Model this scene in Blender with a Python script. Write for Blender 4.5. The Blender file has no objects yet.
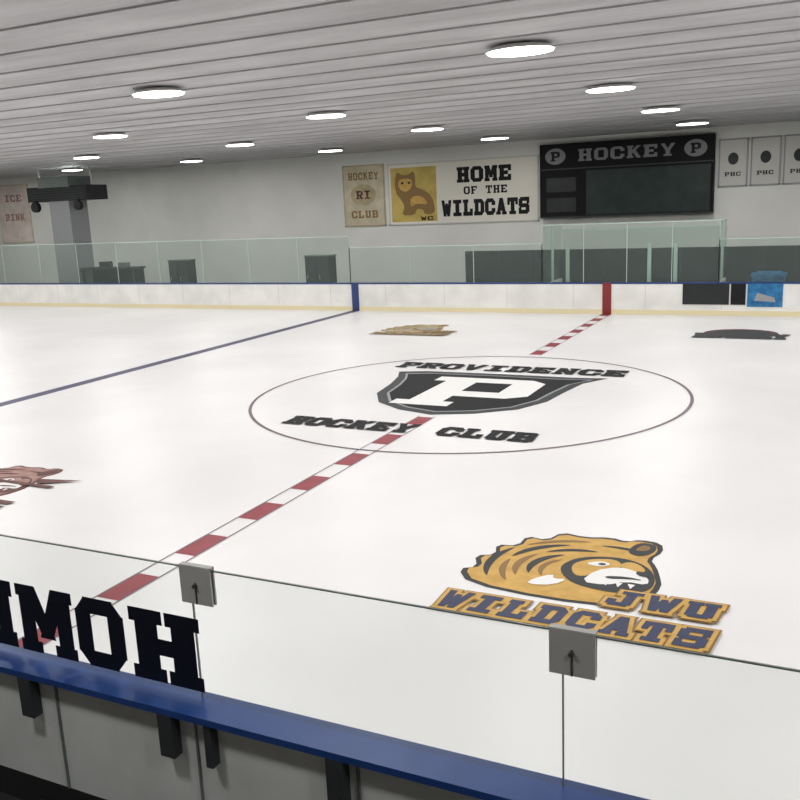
import bpy, math, random
from mathutils import Matrix, Vector
random.seed(4)
sc=bpy.context.scene
sc.view_settings.view_transform='Standard'

def lin(c):
    return tuple(((v/255)/12.92 if v/255<=.04045 else ((v/255+.055)/1.055)**2.4) for v in c)+(1,)
def mat(name,rgb,rough=.6,metal=0,noise=0,nscale=3,bump=0,bscale=8,spec=.5,rgb2=None,stretch=None):
    m=bpy.data.materials.new(name);m.use_nodes=True
    nt=m.node_tree;b=nt.nodes['Principled BSDF']
    b.inputs['Base Color'].default_value=lin(rgb);b.inputs['Roughness'].default_value=rough
    b.inputs['Metallic'].default_value=metal;b.inputs['Specular IOR Level'].default_value=spec
    tc=nt.nodes.new('ShaderNodeTexCoord');src=tc.outputs['Object']
    if stretch:
        mp=nt.nodes.new('ShaderNodeMapping');mp.inputs['Scale'].default_value=stretch
        nt.links.new(src,mp.inputs['Vector']);src=mp.outputs['Vector']
    if noise:
        n=nt.nodes.new('ShaderNodeTexNoise');n.inputs['Scale'].default_value=nscale;n.inputs['Detail'].default_value=5
        nt.links.new(src,n.inputs['Vector'])
        r=nt.nodes.new('ShaderNodeValToRGB')
        a=rgb2 or tuple(max(0,v-noise) for v in rgb)
        r.color_ramp.elements[0].color=lin(a);r.color_ramp.elements[1].color=lin(rgb)
        r.color_ramp.elements[0].position=.35;r.color_ramp.elements[1].position=.65
        nt.links.new(n.outputs['Fac'],r.inputs['Fac']);nt.links.new(r.outputs['Color'],b.inputs['Base Color'])
    if bump:
        n=nt.nodes.new('ShaderNodeTexNoise');n.inputs['Scale'].default_value=bscale
        nt.links.new(src,n.inputs['Vector'])
        bp=nt.nodes.new('ShaderNodeBump');bp.inputs['Strength'].default_value=bump;bp.inputs['Distance'].default_value=.05
        nt.links.new(n.outputs['Fac'],bp.inputs['Height']);nt.links.new(bp.outputs['Normal'],b.inputs['Normal'])
    return m
def glassmat(name,tint,haze,hazecol):
    m=bpy.data.materials.new(name);m.use_nodes=True;nt=m.node_tree
    for n in list(nt.nodes): nt.nodes.remove(n)
    o=nt.nodes.new('ShaderNodeOutputMaterial');t=nt.nodes.new('ShaderNodeBsdfTransparent');t.inputs[0].default_value=tint
    d=nt.nodes.new('ShaderNodeBsdfDiffuse');d.inputs[0].default_value=lin(hazecol)
    g=nt.nodes.new('ShaderNodeBsdfGlossy');g.inputs['Roughness'].default_value=.03
    m1=nt.nodes.new('ShaderNodeMixShader');m1.inputs[0].default_value=haze
    nt.links.new(t.outputs[0],m1.inputs[1]);nt.links.new(d.outputs[0],m1.inputs[2])
    lw=nt.nodes.new('ShaderNodeLayerWeight');lw.inputs['Blend'].default_value=.12
    m2=nt.nodes.new('ShaderNodeMixShader')
    nt.links.new(lw.outputs['Fresnel'],m2.inputs[0]);nt.links.new(m1.outputs[0],m2.inputs[1]);nt.links.new(g.outputs[0],m2.inputs[2])
    nt.links.new(m2.outputs[0],o.inputs[0]);return m
def emis(name,rgb,s):
    m=bpy.data.materials.new(name);m.use_nodes=True;b=m.node_tree.nodes['Principled BSDF']
    b.inputs['Base Color'].default_value=lin(rgb)
    b.inputs['Emission Color'].default_value=lin(rgb);b.inputs['Emission Strength'].default_value=s;return m

M_ice=mat('ice',(235,233,232),.38,noise=8,nscale=.35,spec=.38)
M_wall=mat('painted_wall',(226,226,221),.8,noise=8,nscale=.5)
M_ceil=mat('ceiling_foil',(194,193,195),.45,noise=30,nscale=.8,bump=.6,bscale=3,stretch=(.35,1.6,1))
M_purl=mat('purlin_grey',(180,179,180),.6)
M_rub=mat('black_rubber',(14,14,16),.8)
M_board=mat('board_white',(236,235,230),.4,noise=14,nscale=1.2)
M_skin=mat('board_back_panel',(212,215,212),.45,noise=14,nscale=1.5)
M_yel=mat('kick_yellow',(226,214,174),.5)
M_blue=mat('rail_blue',(28,64,126),.4,noise=8,nscale=4)
M_navy=mat('letter_navy',(10,14,28),.6,spec=.2)
M_black=mat('print_black',(32,32,34),.7,spec=.2)
M_sblack=mat('scoreboard_black',(18,19,20),.7,spec=.2)
M_dkgrey=mat('print_darkgrey',(56,58,60),.6,spec=.3)
M_grey=mat('print_grey',(150,152,154),.6)
M_sgrey=mat('scoreboard_lettering',(118,120,120),.6)
M_white=mat('print_white',(234,233,230),.6)
M_cream=mat('banner_cream',(228,224,212),.7)
M_red=mat('line_red',(148,44,56),.5,noise=14,nscale=3)
M_dred=mat('mark_red',(132,40,40),.5)
M_dblue=mat('mark_blue',(40,62,116),.5)
M_bl=mat('line_blue',(74,70,100),.5,noise=12,nscale=2)
M_circ=mat('circle_line',(108,88,100),.5)
M_gold=mat('print_gold',(208,166,84),.6,noise=16,nscale=6)
M_gold2=mat('print_gold_dark',(136,104,56),.6)
M_tan=mat('print_tan',(186,172,138),.6,noise=30,nscale=3)
M_navy2=mat('print_navy',(46,54,84),.6)
M_brown=mat('print_brown',(112,68,62),.6,noise=40,nscale=4)
M_rose=mat('print_rose',(172,134,124),.6,noise=30,nscale=5)
M_alu=mat('aluminium',(176,178,176),.35,metal=.6)
M_clip=mat('clip_grey',(166,166,162),.45,metal=.1)
M_dark=mat('dark_panel',(30,33,35),.6,noise=12,nscale=2)
M_brk=mat('bracket_dark',(44,47,50),.6)
M_dgreen=mat('score_screen',(40,52,49),.5,noise=8,nscale=2,spec=.3)
M_yban=mat('banner_yellow',(206,182,102),.7,noise=20,nscale=2)
M_beige=mat('banner_beige',(206,196,170),.7,noise=20,nscale=2)
M_pink=mat('banner_pink',(224,212,202),.7,noise=20,nscale=2)
M_bangrey=mat('banner_grey',(200,199,192),.7)
M_cyan=mat('ad_blue',(44,126,176),.5,noise=40,nscale=5)
M_bench=mat('bench_wood',(120,110,98),.6)
M_glassN=glassmat('glass_near',(.9,.925,.915,1),.06,(215,225,222))
M_glassF=glassmat('glass_far',(.80,.85,.82,1),.10,(200,218,210))
M_edge=mat('glass_edge',(104,114,110),.3)
M_edgeL=mat('glass_edge_light',(184,204,194),.3)
M_lens=emis('lamp_lens',(255,253,248),7)
M_hood=mat('lamp_housing',(225,224,220),.5)
M_concrete=mat('concrete',(120,118,114),.85,noise=20,nscale=2)

class B:
    def __init__(s,name): s.name=name;s.v=[];s.f=[];s.mi=[];s.ms=[]
    def m(s,mt):
        if mt not in s.ms: s.ms.append(mt)
        return s.ms.index(mt)
    def poly(s,pts,mt):
        k=len(s.v);s.v+= [tuple(p) for p in pts];s.f.append(tuple(range(k,k+len(pts))));s.mi.append(s.m(mt))
    def box(s,x0,x1,y0,y1,z0,z1,mt):
        k=len(s.v);s.v+=[(x,y,z) for x in (x0,x1) for y in (y0,y1) for z in (z0,z1)]
        for q in [(0,1,3,2),(4,6,7,5),(0,4,5,1),(2,3,7,6),(0,2,6,4),(1,5,7,3)]:
            s.f.append(tuple(k+i for i in q));s.mi.append(s.m(mt))
    def pane(s,x0,x1,y,z0,z1,mt): s.poly([(x0,y,z0),(x1,y,z0),(x1,y,z1),(x0,y,z1)],mt)
    def cyl(s,c,r,h,mt,n=16,axis='z',rx=None,top=1):
        k=len(s.v);rx=rx or r
        for t in (0,1):
            for i in range(n):
                a=2*math.pi*i/n;q=top if t else 1;p=(rx*q*math.cos(a),r*q*math.sin(a),h*t)
                if axis=='y': p=(p[0],h*t,p[1])
                if axis=='x': p=(h*t,p[0],p[1])
                s.v.append((c[0]+p[0],c[1]+p[1],c[2]+p[2]))
        for i in range(n):
            s.f.append((k+i,k+(i+1)%n,k+n+(i+1)%n,k+n+i));s.mi.append(s.m(mt))
        s.f.append(tuple(range(k,k+n)));s.mi.append(s.m(mt));s.f.append(tuple(range(k+n,k+2*n)));s.mi.append(s.m(mt))
    def done(s,bevel=0,smooth=False,parent=None):
        me=bpy.data.meshes.new(s.name);me.from_pydata(s.v,[],s.f)
        for m in s.ms: me.materials.append(m)
        for p,i in zip(me.polygons,s.mi): p.material_index=i;p.use_smooth=smooth
        me.update();o=bpy.data.objects.new(s.name,me);sc.collection.objects.link(o)
        if parent: o.parent=parent
        return o
# ---------- slab block font ----------
def R(a,b,c,d): return [(a,b),(c,b),(c,d),(a,d)]
def mir(p): return [(1-x,y) for x,y in p]
def Q(*p): return list(p)
ser=[R(0,0,.46,.16),R(.54,0,1,.16),R(0,.84,.46,1),R(.54,.84,1,1)]
ring_c=[Q((0,.2),(.2,0),(.2,.2)),Q((.8,0),(1,.2),(.8,.2)),Q((1,.8),(.8,1),(.8,.8)),Q((.2,1),(0,.8),(.2,.8))]
F={
'H':[R(.08,0,.38,1),R(.62,0,.92,1),R(.3,.4,.7,.6)]+ser,
'O':[R(.2,0,.8,.2),R(.2,.8,.8,1),R(0,.2,.3,.8),R(.7,.2,1,.8)]+ring_c,
'M':[R(.05,0,.28,1),R(.72,0,.95,1),Q((.1,1),(.34,1),(.62,.25),(.42,.25)),Q((.9,1),(.66,1),(.38,.25),(.58,.25)),R(0,0,.36,.14),R(.64,0,1,.14),R(0,.86,.3,1),R(.7,.86,1,1)],
'E':[R(.08,0,.38,1),R(0,0,.95,.2),R(0,.8,.95,1),R(.3,.4,.7,.6),R(.75,.1,.95,.35),R(.75,.65,.95,.9)],
'F':[R(.08,0,.38,1),R(0,0,.5,.16),R(0,.8,.95,1),R(.3,.4,.7,.6),R(.75,.65,.95,.9)],
'W':[Q((0,1),(.24,1),(.42,0),(.2,0)),Q((.2,0),(.42,0),(.58,.8),(.42,.8)),mir(Q((0,1),(.24,1),(.42,0),(.2,0))),mir(Q((.2,0),(.42,0),(.58,.8),(.42,.8)))],
'I':[R(.33,0,.67,1),R(.1,0,.9,.18),R(.1,.82,.9,1)],
'L':[R(.1,0,.4,1),R(0,0,.95,.2),R(.72,.1,.95,.4),R(0,.84,.5,1)],
'D':[R(.1,0,.4,1),R(0,0,.78,.2),R(0,.8,.78,1),R(.7,.2,1,.8),ring_c[1],ring_c[2]],
'C':[R(.2,0,.8,.2),R(.2,.8,.8,1),R(0,.2,.3,.8),R(.7,.18,1,.38),R(.7,.62,1,.82)]+ring_c,
'A':[Q((.05,0),(.3,0),(.62,1),(.36,1)),mir(Q((.05,0),(.3,0),(.62,1),(.36,1))),R(.25,.24,.75,.42),R(0,0,.4,.14),R(.6,0,1,.14)],
'T':[R(.35,0,.65,1),R(0,.8,1,1),R(0,.6,.18,.85),R(.82,.6,1,.85),R(.2,0,.8,.16)],
'S':[R(.05,0,.85,.2),R(.15,.8,.95,1),R(.1,.4,.9,.6),R(.7,.1,1,.52),R(0,.48,.3,.9),R(0,0,.2,.35),R(.8,.65,1,1)],
'J':[R(.5,.12,.8,1),R(.12,0,.7,.2),R(0,.1,.26,.4),R(.32,.84,1,1)],
'U':[R(.08,.15,.38,1),R(.62,.15,.92,1),R(.2,0,.8,.2),R(.08,.1,.3,.3),R(.7,.1,.92,.3),R(0,.84,.46,1),R(.54,.84,1,1)],
'P':[R(.1,0,.4,1),R(0,.8,.8,1),R(.3,.36,.8,.54),R(.7,.44,1,.92),R(0,0,.52,.16)],
'R':[R(.1,0,.4,1),R(0,.8,.8,1),R(.3,.4,.8,.56),R(.7,.46,1,.92),R(0,0,.5,.16),Q((.45,.45),(.72,.45),(1,0),(.7,0))],
'V':[Q((0,1),(.28,1),(.62,0),(.38,0)),mir(Q((0,1),(.28,1),(.62,0),(.38,0)))],
'N':[R(.08,0,.32,1),R(.68,0,.92,1),Q((.08,1),(.34,1),(.92,0),(.66,0)),R(0,0,.42,.14),R(.58,.86,1,1)],
'K':[R(.08,0,.38,1),Q((.36,.35),(.36,.6),(.7,1),(1,1)),Q((.4,.5),(.62,.62),(1,0),(.7,0)),R(0,0,.46,.16),R(0,.84,.46,1)],
'Y':[Q((0,1),(.28,1),(.62,.4),(.38,.4)),mir(Q((0,1),(.28,1),(.62,.4),(.38,.4))),R(.35,0,.65,.5),R(.22,0,.78,.14)],
'B':[R(.1,0,.4,1),R(0,0,.85,.2),R(0,.8,.85,1),R(.3,.42,.85,.58),R(.7,.08,1,.45),R(.68,.55,.95,.92)]}
def grow(p,d):
    ar=sum(p[i][0]*p[(i+1)%len(p)][1]-p[(i+1)%len(p)][0]*p[i][1] for i in range(len(p)))
    if ar<0: p=p[::-1]
    n=len(p);o=[]
    for i in range(n):
        a,b,c=p[i-1],p[i],p[(i+1)%n]
        e1=Vector((b[0]-a[0],b[1]-a[1])).normalized();e2=Vector((c[0]-b[0],c[1]-b[1])).normalized()
        n1=Vector((e1.y,-e1.x));n2=Vector((e2.y,-e2.x));k=1+n1.dot(n2)
        v=(n1+n2)/max(k,.5);o.append((b[0]+v.x*d,b[1]+v.y*d))
    return o
def chaikin(p,it=2):
    for _ in range(it):
        q=[]
        for i in range(len(p)):
            a,b=p[i],p[(i+1)%len(p)]
            q+=[(a[0]*.75+b[0]*.25,a[1]*.75+b[1]*.25),(a[0]*.25+b[0]*.75,a[1]*.25+b[1]*.75)]
        p=q
    return p
EPS=.0002   # each stroke sits a hair above the previous one, like layered vinyl
def text(b,s,x0,x1,y0,y1,put,mt,g=0,gap=.16,slant=0,rot=0):
    n=len(s);w=(x1-x0)/(n+(n-1)*gap)
    for i,ch in enumerate(s):
        if ch==' ': continue
        for k,p in enumerate(F[ch]):
            q=[(x0+w*(i*(1+gap))+w*x,y0+(y1-y0)*y) for x,y in p]
            if g: q=grow(q,g)
            q=[(x+slant*(y-y0),y+rot*(x-x0)) for x,y in q]
            b.poly([put(x,y,EPS*(k+9*(i%2))) for x,y in q],mt)
ice=lambda z:(lambda x,y,d=0:(x,y,z+d))
wall=lambda yy:(lambda x,z,d=0:(x,yy-d,z))

# ---------- rink geometry ----------
XL,XR,W,RC=-37.5,30,13.25,8.5
def path(off):
    pts=[];r=RC+off
    for cx,cy,a0 in [(XR-RC,W-RC,0),(XL+RC,W-RC,90),(XL+RC,-W+RC,180),(XR-RC,-W+RC,270)]:
        for i in range(17):
            a=math.radians(a0+90*i/16);pts.append((cx+r*math.cos(a),cy+r*math.sin(a)))
    return pts
def ringstrip(b,o0,o1,z0,z1,mt):
    A=path(o0);C=path(o1);n=len(A)
    for i in range(n):
        j=(i+1)%n
        for quad in ([(A[i],z0),(A[j],z0),(A[j],z1),(A[i],z1)],[(C[i],z0),(C[j],z0),(C[j],z1),(C[i],z1)],
                     [(A[i],z1),(A[j],z1),(C[j],z1),(C[i],z1)],[(A[i],z0),(A[j],z0),(C[j],z0),(C[i],z0)]):
            b.poly([(p[0],p[1],z) for p,z in quad],mt)
b=B('floor');b.box(-41,34,-24.5,21.8,-.25,-.03,M_rub);b.done()
b=B('ice_surface');b.poly([(x,y,0) for x,y in path(0)],M_ice);b.done()
L1,L2,L3,L4,L5=.003,.006,.009,.012,.015
b=B('center_line')
def dashes(ya,yb):
    k=-3
    while -10.65+1.3*k<yb:
        a=max(ya,-10.65+1.3*k);c=min(yb,-10.65+1.3*k+.66)
        if c>a:b.poly([(-.15,a,L1),(.15,a,L1),(.15,c,L1),(-.15,c,L1)],M_red)
        k+=1
    for s in (-1,1): b.poly([(s*.17,ya,L2),(s*.15,ya,L2),(s*.15,yb,L2),(s*.17,yb,L2)],M_circ)
dashes(-13.22,-3.5);dashes(4.9,13.22)
for s in (-1,1): b.poly([(s*.17,-3.5,L2),(s*.15,-3.5,L2),(s*.15,-2.1,L2),(s*.17,-2.1,L2)],M_circ)
b.poly([(-.15,-2.75,L1),(.15,-2.75,L1),(.15,-2.15,L1),(-.15,-2.15,L1)],M_red)
b.done()
for X in (-9.8,9.8):
    b=B('blue_line')
    b.poly([(X-.18,-13.22,L1),(X+.18,-13.22,L1),(X+.18,13.22,L1),(X-.18,13.22,L1)],M_bl);b.done()
b=B('center_faceoff_circle')
n=128
for i in range(n):
    a,c=2*math.pi*i/n,2*math.pi*(i+1)/n
    b.poly([(r*math.cos(t),r*math.sin(t),L2) for r,t in((4.54,a),(4.605,a),(4.605,c),(4.54,c))],M_circ)
b.done()
b=B('center_ice_crest')
def sh(k):
    base=[(-2.55,2.0),(-1.9,2.2),(0,2.25),(1.7,2.2),(2.5,2.3),(2.1,1.6),(1.95,.6),(1.85,-.3),(1.5,-1.1),(.8,-1.65),(0,-1.95),(-.8,-1.7),(-1.5,-1.2),(-1.95,-.4),(-2.1,.6),(-2.3,1.4)]
    return [(x*k,(y-.1)*k+.1) for x,y in base]
for k,mt,z in [(1,M_dkgrey,L1),(.89,M_grey,L2),(.86,M_black,L3)]:
    b.poly([(x,y,z) for x,y in sh(k)],mt)
Pout=[(-1.25,-1.25),(.05,-1.25),(.05,-.85),(-.2,-.85),(-.2,-.3),(.95,-.3),(1.35,0),(1.35,1.3),(1.0,1.6),(-1.25,1.6),(-1.25,1.15),(-.95,1.15),(-.95,-.85),(-1.25,-.85)]
b.poly([(x,y,L5+.001) for x,y in Pout],M_white)
b.poly([(x,y,L5+.003) for x,y in R(-.2,.2,.65,1.12)],M_black)
text(b,'PROVIDENCE',-2.9,2.8,2.52,3.2,ice(L5),M_black,g=.02,gap=.14)
text(b,'HOCKEY CLUB',-2.5,2.45,-3.35,-2.78,ice(L5),M_black,g=.02,gap=.14)
b.done()
def cat(b,sx,ox,oy,cols,words=True,letter=None):
    """snarling wildcat head in profile facing +x over two rows of team lettering"""
    dark,gold,gold2,white=cols;letter=letter or M_navy2
    T=lambda x,y,z:(ox+sx*(x-4.7),oy+sx*(y+8.45),z)
    out=[(3.5,-8.95),(3.26,-8.62),(3.44,-8.5),(3.3,-8.2),(3.52,-8.1),(3.42,-7.8),(3.68,-7.76),(3.68,-7.42),(3.95,-7.48),(4.05,-7.16),(4.35,-7.24),(4.65,-7.14),(4.85,-7.22),(4.98,-7.1),(5.24,-7.14),(5.3,-7.4),(5.2,-7.66),(5.3,-7.85),(5.38,-8.1),(5.44,-8.35),(5.38,-8.7),(5.15,-8.98),(4.4,-9.05)]
    cx,cy=4.4,-8.15
    b.poly([T(x,y,L1) for x,y in chaikin(out,1)],dark)
    inn=[(cx+(x-cx)*.94,cy+(y-cy)*.94) for x,y in out]
    b.poly([T(x,y,L2) for x,y in chaikin(inn,1)],gold)
    cnt=[0]
    def st(p,c,z=L3,sm=2):
        cnt[0]+=1;b.poly([T(x,y,z+cnt[0]*.00008) for x,y in chaikin(p,sm)],c)
    def arc(ccx,ccy,r,a0,a1,wd,c,z=L3):
        n=12;o=[];i_=[]
        for k in range(n+1):
            t=k/n;a=math.radians(a0+(a1-a0)*t);h=wd*math.sin(math.pi*t)**.7/2+.004
            o.append((ccx+(r+h)*math.cos(a),ccy+(r+h)*math.sin(a)*.92));i_.append((ccx+(r-h)*math.cos(a),ccy+(r-h)*math.sin(a)*.92))
        cnt[0]+=1;b.poly([T(x,y,z+cnt[0]*.00008) for x,y in o+i_[::-1]],c)
    arc(4.55,-8.3,1.0,95,140,.07,gold2);arc(4.55,-8.3,1.02,150,205,.09,dark)
    arc(4.55,-8.3,.86,110,165,.09,dark);arc(4.55,-8.3,.84,170,215,.07,gold2)
    arc(4.55,-8.3,.7,85,135,.07,dark);arc(4.55,-8.3,.7,145,205,.08,gold2)
    arc(4.55,-8.3,.55,120,200,.09,dark);arc(4.55,-8.3,.42,130,210,.06,gold2)
    arc(4.75,-8.2,.82,60,100,.06,dark)
    st([(4.12,-8.62),(4.3,-8.42),(4.33,-8.55),(4.48,-8.5),(4.38,-8.7),(4.1,-8.78)],white,L4,1)
    st([(4.9,-7.55),(4.98,-7.2),(5.2,-7.22),(5.22,-7.45),(5.08,-7.65)],dark);st([(4.98,-7.5),(5.04,-7.28),(5.15,-7.3),(5.14,-7.45)],gold2,L4)
    st([(4.3,-8.15),(4.45,-7.85),(4.85,-7.72),(5.15,-7.82),(5.34,-8.1),(5.36,-8.5),(5.1,-8.68),(4.6,-8.62),(4.38,-8.4)],dark)
    st([(4.4,-8.12),(4.55,-7.9),(4.85,-7.79),(4.98,-8.0),(4.78,-8.2),(4.55,-8.45)],gold,L4)
    st([(4.9,-7.98),(4.98,-7.82),(5.12,-7.86),(5.24,-8.04),(5.08,-8.1)],gold,L4)
    st([(4.7,-8.18),(4.92,-8.0),(5.12,-8.06),(5.28,-8.2),(5.3,-8.38),(5.06,-8.36),(4.9,-8.52),(4.62,-8.52)],white,L4,1)
    st([(4.54,-8.04),(4.7,-7.91),(4.84,-7.96),(4.74,-8.08)],white,L5,1);st([(4.68,-8.0),(4.74,-7.95),(4.79,-8.0),(4.73,-8.04)],dark,L5+.001,1)
    st([(5.12,-8.04),(5.26,-8.1),(5.28,-8.2),(5.14,-8.17)],dark,L5,1)
    st([(4.82,-8.3),(5.05,-8.24),(5.26,-8.28),(5.07,-8.3),(4.88,-8.36)],dark,L5,1)
    for k in range(3): st([(4.84+.13*k,-8.42),(4.92+.13*k,-8.42),(4.89+.13*k,-8.54)],white,L5,0)
    if words:
        tl=lambda dz:(lambda x,y,d=0:T(x,y,.018+dz+d))
        for (w,a,c,d,e) in (('JWU',4.98,6.02,-8.98,-8.64),('WILDCATS',3.38,6.0,-9.6,-9.22)):
            text(b,w,a,c,d,e,tl(0),gold2,g=.07,gap=.26,slant=.12)
            text(b,w,a,c,d,e,tl(.005),gold,g=.05,gap=.26,slant=.12)
            text(b,w,a,c,d,e,tl(.010),letter,g=.008,gap=.26,slant=.12)
b=B('wildcat_ice_logo');cat(b,1,4.7,-8.45,(M_dkgrey,M_gold,M_gold2,M_white));b.done()
b=B('wildcat_ice_logo');cat(b,.95,-5.0,8.7,(M_gold2,M_tan,M_gold2,M_grey),True,M_gold2);b.done()
b=B('sponsor_ice_logo');cat(b,.85,-4.75,-8.2,(M_brown,M_rose,M_brown,M_white),False)
for k,(a,c) in enumerate(((-8.95,-8.8),(-8.72,-8.6),(-7.95,-7.85))): b.poly([(-5.6,a,.018+k*.001),(-3.75,a,.018+k*.001),(-3.7,c,.018+k*.001),(-5.5,c,.018+k*.001)],M_brown)
b.poly([(-4.3,-7.65,.024),(-3.5,-7.5,.024),(-4.1,-7.85,.024)],M_brown);b.done()
b=B('sponsor_ice_logo')
b.poly([(4.65+1.0*math.cos(t*math.pi/12),9.5+.8*math.sin(t*math.pi/12),L1) for t in range(24)],M_brown)
b.poly([(4.65+.8*math.cos(t*math.pi/12),9.5+.6*math.sin(t*math.pi/12),L2) for t in range(24)],M_dkgrey)
text(b,'HOCKEY',3.5,5.9,8.5,9.3,ice(L5),M_dkgrey,g=.06,gap=.14);b.done()

b=B('dasher_boards')
ringstrip(b,0,.04,.16,1.03,M_board);ringstrip(b,-.012,.05,0.002,.16,M_yel)
ringstrip(b,.14,.17,.2,1.0,M_skin);ringstrip(b,.1,.175,-.028,.2,M_rub)
ringstrip(b,-.01,.25,1.03,1.075,M_blue)
x=-27.9
while x<20:
    b.box(x-.055,x+.055,-13.5,-13.425,.74,1.03,M_brk);x+=1.2
x=3.45-2.3*13
while x<20:
    b.box(x+.14,x+.19,-13.49,-13.42,.74,1.03,M_brk);b.box(x-1.15,x-1.13,-13.43,-13.42,.2,1.0,M_edge);b.box(x+.02,x+.035,-13.43,-13.42,.2,1.0,M_edge);x+=2.3
b.box(-9.95,-9.65,13.225,13.249,0.003,1.08,M_dblue)
b.box(-.15,.15,13.225,13.249,0.003,1.08,M_dred)
b.box(2.5,3.95,13.23,13.249,.36,1.04,M_dark);b.box(4.0,4.45,13.23,13.249,.36,1.04,M_black)
b.box(4.5,5.55,13.23,13.249,.3,1.04,M_cyan)
b.poly([(4.7,13.226,.5),(5.35,13.226,.45),(5.3,13.226,.6),(4.8,13.226,.75)],M_grey)
for xs in [x*2.44-28 for x in range(20)]: b.box(xs,xs+.012,13.242,13.249,.2,1.03,M_bangrey)
b.done()

# ---------- glass ----------
b=B('rink_glass_near')
x=3.45-2.3*13
joints=[]
while x<19.5:
    b.pane(x+.006,x+2.294,-13.3,1.076,1.94,M_glassN)
    b.box(x+.006,x+2.294,-13.306,-13.294,1.94,1.948,M_edge)
    b.box(x-.004,x+.004,-13.306,-13.294,1.076,1.94,M_edge)
    joints.append(x);x+=2.3
for x in joints:
    x+=.05
    b.box(x-.115,x+.115,-13.322,-13.31,1.72,1.96,M_clip)
    b.box(x-.115,x+.115,-13.29,-13.278,1.72,1.96,M_clip)
    b.box(x-.115,x+.115,-13.32,-13.28,1.95,1.965,M_clip)
    b.cyl((x,-13.34,1.84),.014,.018,M_dkgrey,12,'y')
    b.box(x-.005,x+.005,-13.326,-13.321,1.72,1.86,M_dkgrey)
b.done()
b=B('home_lettering')
for ch,a,c in (('H',2.93,3.47),('O',2.46,2.86),('M',1.92,2.42),('E',1.46,1.86),('O',.5,.88),('F',.08,.46)):
    for k,p in enumerate(F[ch]):
        b.poly([(c-(c-a)*u,-13.307-EPS*k,1.125+.475*v) for u,v in grow(p,.02)],M_navy)
b.done()
b=B('rink_glass_far')
def gl(x0,x1,z1,post=1.2,pm=M_edgeL,y=13.3):
    n=max(1,round((x1-x0)/post));w=(x1-x0)/n
    for i in range(n):
        b.pane(x0+i*w+.01,x0+(i+1)*w-.01,y,1.076,z1,M_glassF)
    for i in range(n+1): b.box(x0+i*w-.01,x0+i*w+.01,y-.012,y+.012,1.076,z1,pm)
    b.box(x0,x1,y-.015,y+.015,z1,z1+.025,M_edgeL)
gl(-28.9,-10,2.85,2.4);gl(-10,-2.3,2.42,2.4);gl(3.6,21,2.45,2.4)
gl(-2.3,3.6,3.05,1.48)
b.done()
b=B('rink_glass_end')
for s,c0 in ((1,XR),(-1,XL)):
    for sgn in (1,-1):
        cx=(XR-RC) if s>0 else (XL+RC);cy=sgn*(W-RC);r=RC+.05
        for i in range(6):
            a=math.pi/2*i/6;c=math.pi/2*(i+1)/6
            p=(cx+s*r*math.cos(a),cy+sgn*r*math.sin(a));q=(cx+s*r*math.cos(c),cy+sgn*r*math.sin(c))
            b.poly([(*p,1.076),(*q,1.076),(*q,2.9),(*p,2.9)],M_glassF)
            b.cyl((*p,1.076),.025,1.85,M_alu,8)
    xe=c0+s*.05;b.poly([(xe,-W+RC,1.076),(xe,W-RC,1.076),(xe,W-RC,2.9),(xe,-W+RC,2.9)],M_glassF)
b.done()

b=B('players_bench')
b.box(-6.2,7.5,15.9,16.05,-.03,2.03,M_dark)
b.box(-6.2,7.5,15.88,16.08,2.03,2.06,M_dkgrey)
x=-6.2
while x<7.4:
    b.box(x,x+.05,15.87,15.9,0,2.03,M_dkgrey);x+=1.37
b.box(-6.0,7.3,15.2,15.6,.42,.47,M_bench)
for x in (-5.8,-3,0,3,6): b.box(x,x+.08,15.25,15.55,-.03,.42,M_alu)
for x in (-2.3,3.55):
    b.box(x-.03,x+.03,13.52,15.86,-.03,1.0,M_board)
    b.poly([(x,13.52,1),(x,15.86,1),(x,15.86,3),(x,13.52,3)],M_glassF)
    b.box(x-.04,x+.04,14.6,14.68,-.03,3.05,M_edgeL)
    b.box(x-.02,x+.02,13.52,15.86,3.0,3.03,M_edgeL)
for x in (-1.45,1.35,2.2): b.box(x-.06,x+.06,13.52,13.62,-.03,2.35,M_edgeL)
b.pane(-2.3,3.55,15.95,2.06,2.75,M_glassF);b.box(-2.3,3.55,15.92,15.98,2.75,2.8,M_edgeL)
b.done()
b=B('blue_storage_bin')
p0=[(4.65,13.75),(5.5,13.75),(5.5,14.35),(4.65,14.35)];p1=[(4.58,13.7),(5.57,13.7),(5.57,14.4),(4.58,14.4)]
for i in range(4):
    j=(i+1)%4;b.poly([(*p0[i],.08),(*p0[j],.08),(*p1[j],1.22),(*p1[i],1.22)],M_cyan)
b.poly([(*p,.08) for p in p0],M_cyan)
b.box(4.54,5.61,13.66,14.44,1.22,1.3,M_cyan);b.box(4.7,5.45,13.75,14.35,1.3,1.35,M_cyan)
b.box(4.8,5.35,14.4,14.5,1.12,1.18,M_dkgrey)
for x in (4.72,5.36): b.cyl((x,14.25,.07),.1,.08,M_dkgrey,14,'x');b.box(x,x+.08,13.8,13.88,-.03,.08,M_dkgrey)
b.done()
def cabinet(name,x0,x1,z1,y=16):
    b=B(name);b.box(x0,x1,y,y+.6,.05,z1,M_dark);b.box(x0-.03,x1+.03,y-.03,y+.63,z1,z1+.05,M_edge)
    for i in range(2):
        xa=x0+(x1-x0)*i/2;b.box(xa+.04,xa+(x1-x0)/2-.04,y-.02,y,.12,z1-.06,M_dkgrey);b.box(xa+.1,xa+.13,y-.05,y-.02,z1*.5,z1*.5+.2,M_alu)
    for xa in (x0+.05,x1-.15):b.box(xa,xa+.1,y+.1,y+.5,-.03,.05,M_alu)
    b.done()
cabinet('storage_cabinet',-21.2,-20.1,1.85);cabinet('storage_cabinet',-13.7,-12.5,1.95)
b=B('scorekeeper_table')
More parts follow.
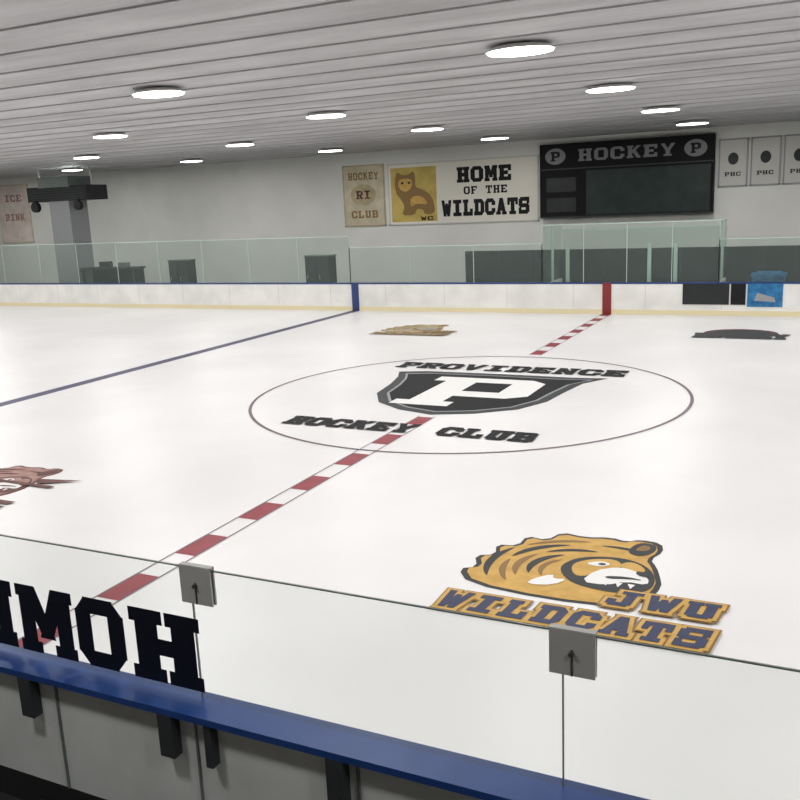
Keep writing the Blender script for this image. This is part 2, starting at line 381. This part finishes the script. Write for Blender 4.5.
b.box(-26.6,-23.2,15.8,16.7,1.5,1.58,M_dkgrey)
for x in (-26.5,-24.9,-23.35):
    for y in (15.85,16.55): b.box(x,x+.08,y,y+.08,-.03,1.5,M_dkgrey)
b.box(-26.5,-23.3,16.5,16.55,.7,1.5,M_dark);b.box(-25.6,-25,16.1,16.4,1.58,1.85,M_dark);b.box(-24.4,-23.9,16.1,16.4,1.58,1.8,M_edge)
b.done()
b=B('ventilation_unit')
b.box(-29.3,-25.4,15.6,17.0,4.85,5.55,M_dark);b.box(-28.4,-26.4,15.5,17.0,5.5,6.0,M_edge)
b.box(-28.0,-26.7,15.7,16.9,-.03,4.85,M_grey)
for i in range(5): b.box(-29.2,-25.5,15.57,15.6,4.9+i*.12,4.95+i*.12,M_dkgrey)
for x in (-29,-25.6): b.cyl((x,16.2,5.55),.03,.85,M_alu,8)
b.cyl((-28.7,15.6,4.6),.25,-.2,M_dark,16,'y');b.cyl((-25.9,15.6,4.6),.22,-.2,M_dark,16,'y')
b.box(-28.75,-28.65,15.45,15.6,4.6,4.9,M_dark);b.box(-25.95,-25.85,15.45,15.6,4.6,4.9,M_dark)
b.done()

YW=21.8
b=B('wall_far');b.box(-41,34,YW,YW+.2,-.25,6.6,M_wall);b.done()
b=B('wall_left');b.box(-41.2,-41,-24.5,YW+.2,-.25,6.6,M_wall);b.done()
b=B('wall_right');b.box(34,34.2,-24.5,YW+.2,-.25,6.6,M_wall);b.done()
b=B('wall_near');b.box(-41,34,-24.7,-24.5,-.25,6.6,M_wall);b.done()
b=B('baseboard_far');b.box(-41,34,YW-.03,YW,-.03,.15,M_dark);b.done()
b=B('ceiling')
pitch=1.25;y=-24.5;prof=[]
while y<YW:
    for k in range(6):
        t=k/6;prof.append((y+pitch*t,6.48-.042*math.sin(math.pi*t)**.7 if k else 6.48))
    y+=pitch
xs=[-41+75*k/30 for k in range(31)]
for (ya,za),(yb,zb) in zip(prof,prof[1:]):
    if ya>=YW: break
    for xa,xb in zip(xs,xs[1:]):
        b.poly([(xa,ya,za),(xb,ya,za),(xb,yb,zb),(xa,yb,zb)],M_ceil)
b.box(-41,34,-24.5,YW,6.6,6.7,M_ceil)
b.done()
b=B('ceiling_purlins')
y=-24.5+pitch
while y<YW-.2:
    b.box(-40.9,33.9,y-.02,y+.02,6.45,6.475,M_purl);y+=pitch
b.done()
for i in range(-4,6):
    for j in range(-2,4):
        x=2.1375-i*7.431;y=-2.647+j*6.567
        if x<-40: continue
        b=B('ceiling_lamp')
        b.cyl((x,y,6.345),.44,.07,M_hood,24,rx=.58,top=.8);b.cyl((x,y,6.32),.40,.025,M_lens,24,rx=.54)
        b.box(x-.2,x+.2,y-.06,y+.06,6.41,6.44,M_alu)
        lo=b.done()
        L=bpy.data.lights.new('lamp_light','AREA');L.shape='ELLIPSE';L.size=1.06;L.size_y=.78;L.energy=129;L.color=(1,.99,.98)
        o=bpy.data.objects.new('lamp_light',L);o.location=(x,y,6.315);sc.collection.objects.link(o);o.parent=lo
def banner(name,x0,x1,z0,z1,mt,edge=None):
    b=B(name);b.box(x0,x1,YW-.05,YW,z0,z1,mt)
    if edge:
        for a in ((x0,x1,z0,z0+.06),(x0,x1,z1-.06,z1),(x0,x0+.06,z0,z1),(x1-.06,x1,z0,z1)): b.box(a[0],a[1],YW-.06,YW-.05,a[2],a[3],edge)
    return b
w=lambda k:wall(YW-.055-k*.005)
b=banner('wildcat_home_banner',-12.35,-4.95,3.0,5.85,M_cream,M_bangrey)
b.poly([w(0)(x,z) for x,z in R(-12.2,3.15,-9.85,5.65)],M_yban)
# crouching wildcat emblem: head with ears upper left, back and tail curving down to the right
b.poly([w(1)(x,z) for x,z in chaikin([(-11.95,4.5),(-12.0,5.1),(-11.85,5.5),(-11.6,5.3),(-11.25,5.32),(-11.0,5.5),(-10.9,5.1),(-10.95,4.75),(-10.5,4.6),(-10.1,4.3),(-9.95,3.8),(-10.0,3.5),(-10.5,3.45),(-10.55,3.7),(-10.9,3.75),(-11.0,3.45),(-11.7,3.45),(-11.5,3.85),(-11.7,4.2)],1)],M_gold2)
b.poly([w(2)(x,z) for x,z in chaikin([(-11.8,4.7),(-11.8,5.1),(-11.4,5.15),(-11.1,5.1),(-11.1,4.75),(-11.4,4.5)],1)],M_gold)
b.poly([w(2)(x,z) for x,z in chaikin([(-11.2,4.3),(-10.6,4.35),(-10.25,3.9),(-10.9,4.0),(-11.2,3.8)],1)],M_gold)
for ex in (-11.65,-11.3): b.poly([w(3)(ex+dx,4.9+dz) for dx,dz in ((0,0),(.12,0),(.12,.08),(0,.1))],M_black)
text(b,'WC',-10.7,-10.05,3.2,3.38,w(2),M_black)
text(b,'HOME',-8.8,-6.2,4.85,5.5,w(0),M_black,g=.02)
text(b,'OF THE',-8.5,-6.4,4.3,4.65,w(0),M_black)
text(b,'WILDCATS',-9.6,-5.4,3.35,4.05,w(0),M_black,g=.02)
b.done()
b=banner('wall_banner',-14.8,-12.55,3.0,5.9,M_beige,M_tan)
text(b,'HOCKEY',-14.5,-12.85,5.2,5.55,w(0),M_gold2)
b.poly([w(0)(-13.7+.7*math.cos(t*math.pi/10),4.5+.5*math.sin(t*math.pi/10)) for t in range(20)],M_tan)
text(b,'RI',-14.1,-13.3,4.3,4.7,w(1),M_brown)
text(b,'CLUB',-14.4,-12.95,3.4,3.75,w(0),M_gold2);b.done()
b=banner('wall_banner',-38.6,-36.0,2.7,6.1,M_pink,M_beige)
text(b,'ICE',-38.0,-36.6,5.1,5.5,w(0),M_rose);text(b,'RINK',-38.1,-36.5,4.0,4.4,w(0),M_rose);b.done()
for i in range(8):
    x0=2.55+i*1.21
    b=banner('championship_banner',x0,x0+1.12,4.1,5.98,M_bangrey,M_grey)
    b.poly([w(1)(x0+.56+.2*math.cos(t*math.pi/8),5.2+.24*math.sin(t*math.pi/8)) for t in range(16)],M_dkgrey)
    text(b,'PHC',x0+.25,x0+.87,4.52,4.68,w(1),M_dkgrey);b.done()
b=B('scoreboard')
b.box(-4.8,2.42,YW-.35,YW,3.1,6.22,M_sblack)
b.box(-4.8,2.42,YW-.37,YW-.35,3.1,3.16,M_dkgrey);b.box(-4.8,2.42,YW-.37,YW-.35,5.14,5.19,M_dkgrey)
b.box(-2.75,2.3,YW-.37,YW-.35,3.2,5.05,M_dgreen)
s=wall(YW-.375)
text(b,'HOCKEY',-3.1,.9,5.45,5.95,s,M_sgrey)
for cx in (-4.1,1.7):
    b.poly([s(cx+.45*math.cos(t*math.pi/10),5.7+.34*math.sin(t*math.pi/10)) for t in range(20)],M_sgrey)
    text(b,'P',cx-.2,cx+.2,5.5,5.9,wall(YW-.38),M_black)
for z in (3.35,4.2): b.box(-4.5,-3.2,YW-.37,YW-.35,z,z+.6,M_dark)
b.done()

b=B('bleachers')
for i in range(9):
    y1=-15.0-i*.9;z=.35+i*.42
    if z<3.9:
        b.box(-28,21,y1-.9,y1,-.03,z,M_concrete);b.box(-28,21,y1-.85,y1-.5,z,z+.06,M_bench)
b.done()

cx,cy,cz,yaw,pit,rol,f=6.8363,-17.2335,4.0337,0.4547,0.2183,-0.0442,886.6
Fv=Vector((-math.sin(yaw)*math.cos(pit),math.cos(yaw)*math.cos(pit),-math.sin(pit)))
Rv=Vector((math.cos(yaw),math.sin(yaw),0));Uv=Rv.cross(Fv)
R2=Rv*math.cos(rol)+Uv*math.sin(rol);U2=-Rv*math.sin(rol)+Uv*math.cos(rol)
cam=bpy.data.cameras.new('camera');co=bpy.data.objects.new('camera',cam);sc.collection.objects.link(co)
cam.sensor_width=36;cam.lens=f*36/800;cam.clip_start=.05;cam.clip_end=300
m=Matrix((( R2.x,U2.x,-Fv.x,cx),(R2.y,U2.y,-Fv.y,cy),(R2.z,U2.z,-Fv.z,cz),(0,0,0,1)))
co.matrix_world=m;sc.camera=co
w_=bpy.data.worlds.new('world');sc.world=w_;w_.use_nodes=True
w_.node_tree.nodes['Background'].inputs[0].default_value=(.8,.85,.9,1);w_.node_tree.nodes['Background'].inputs[1].default_value=.3
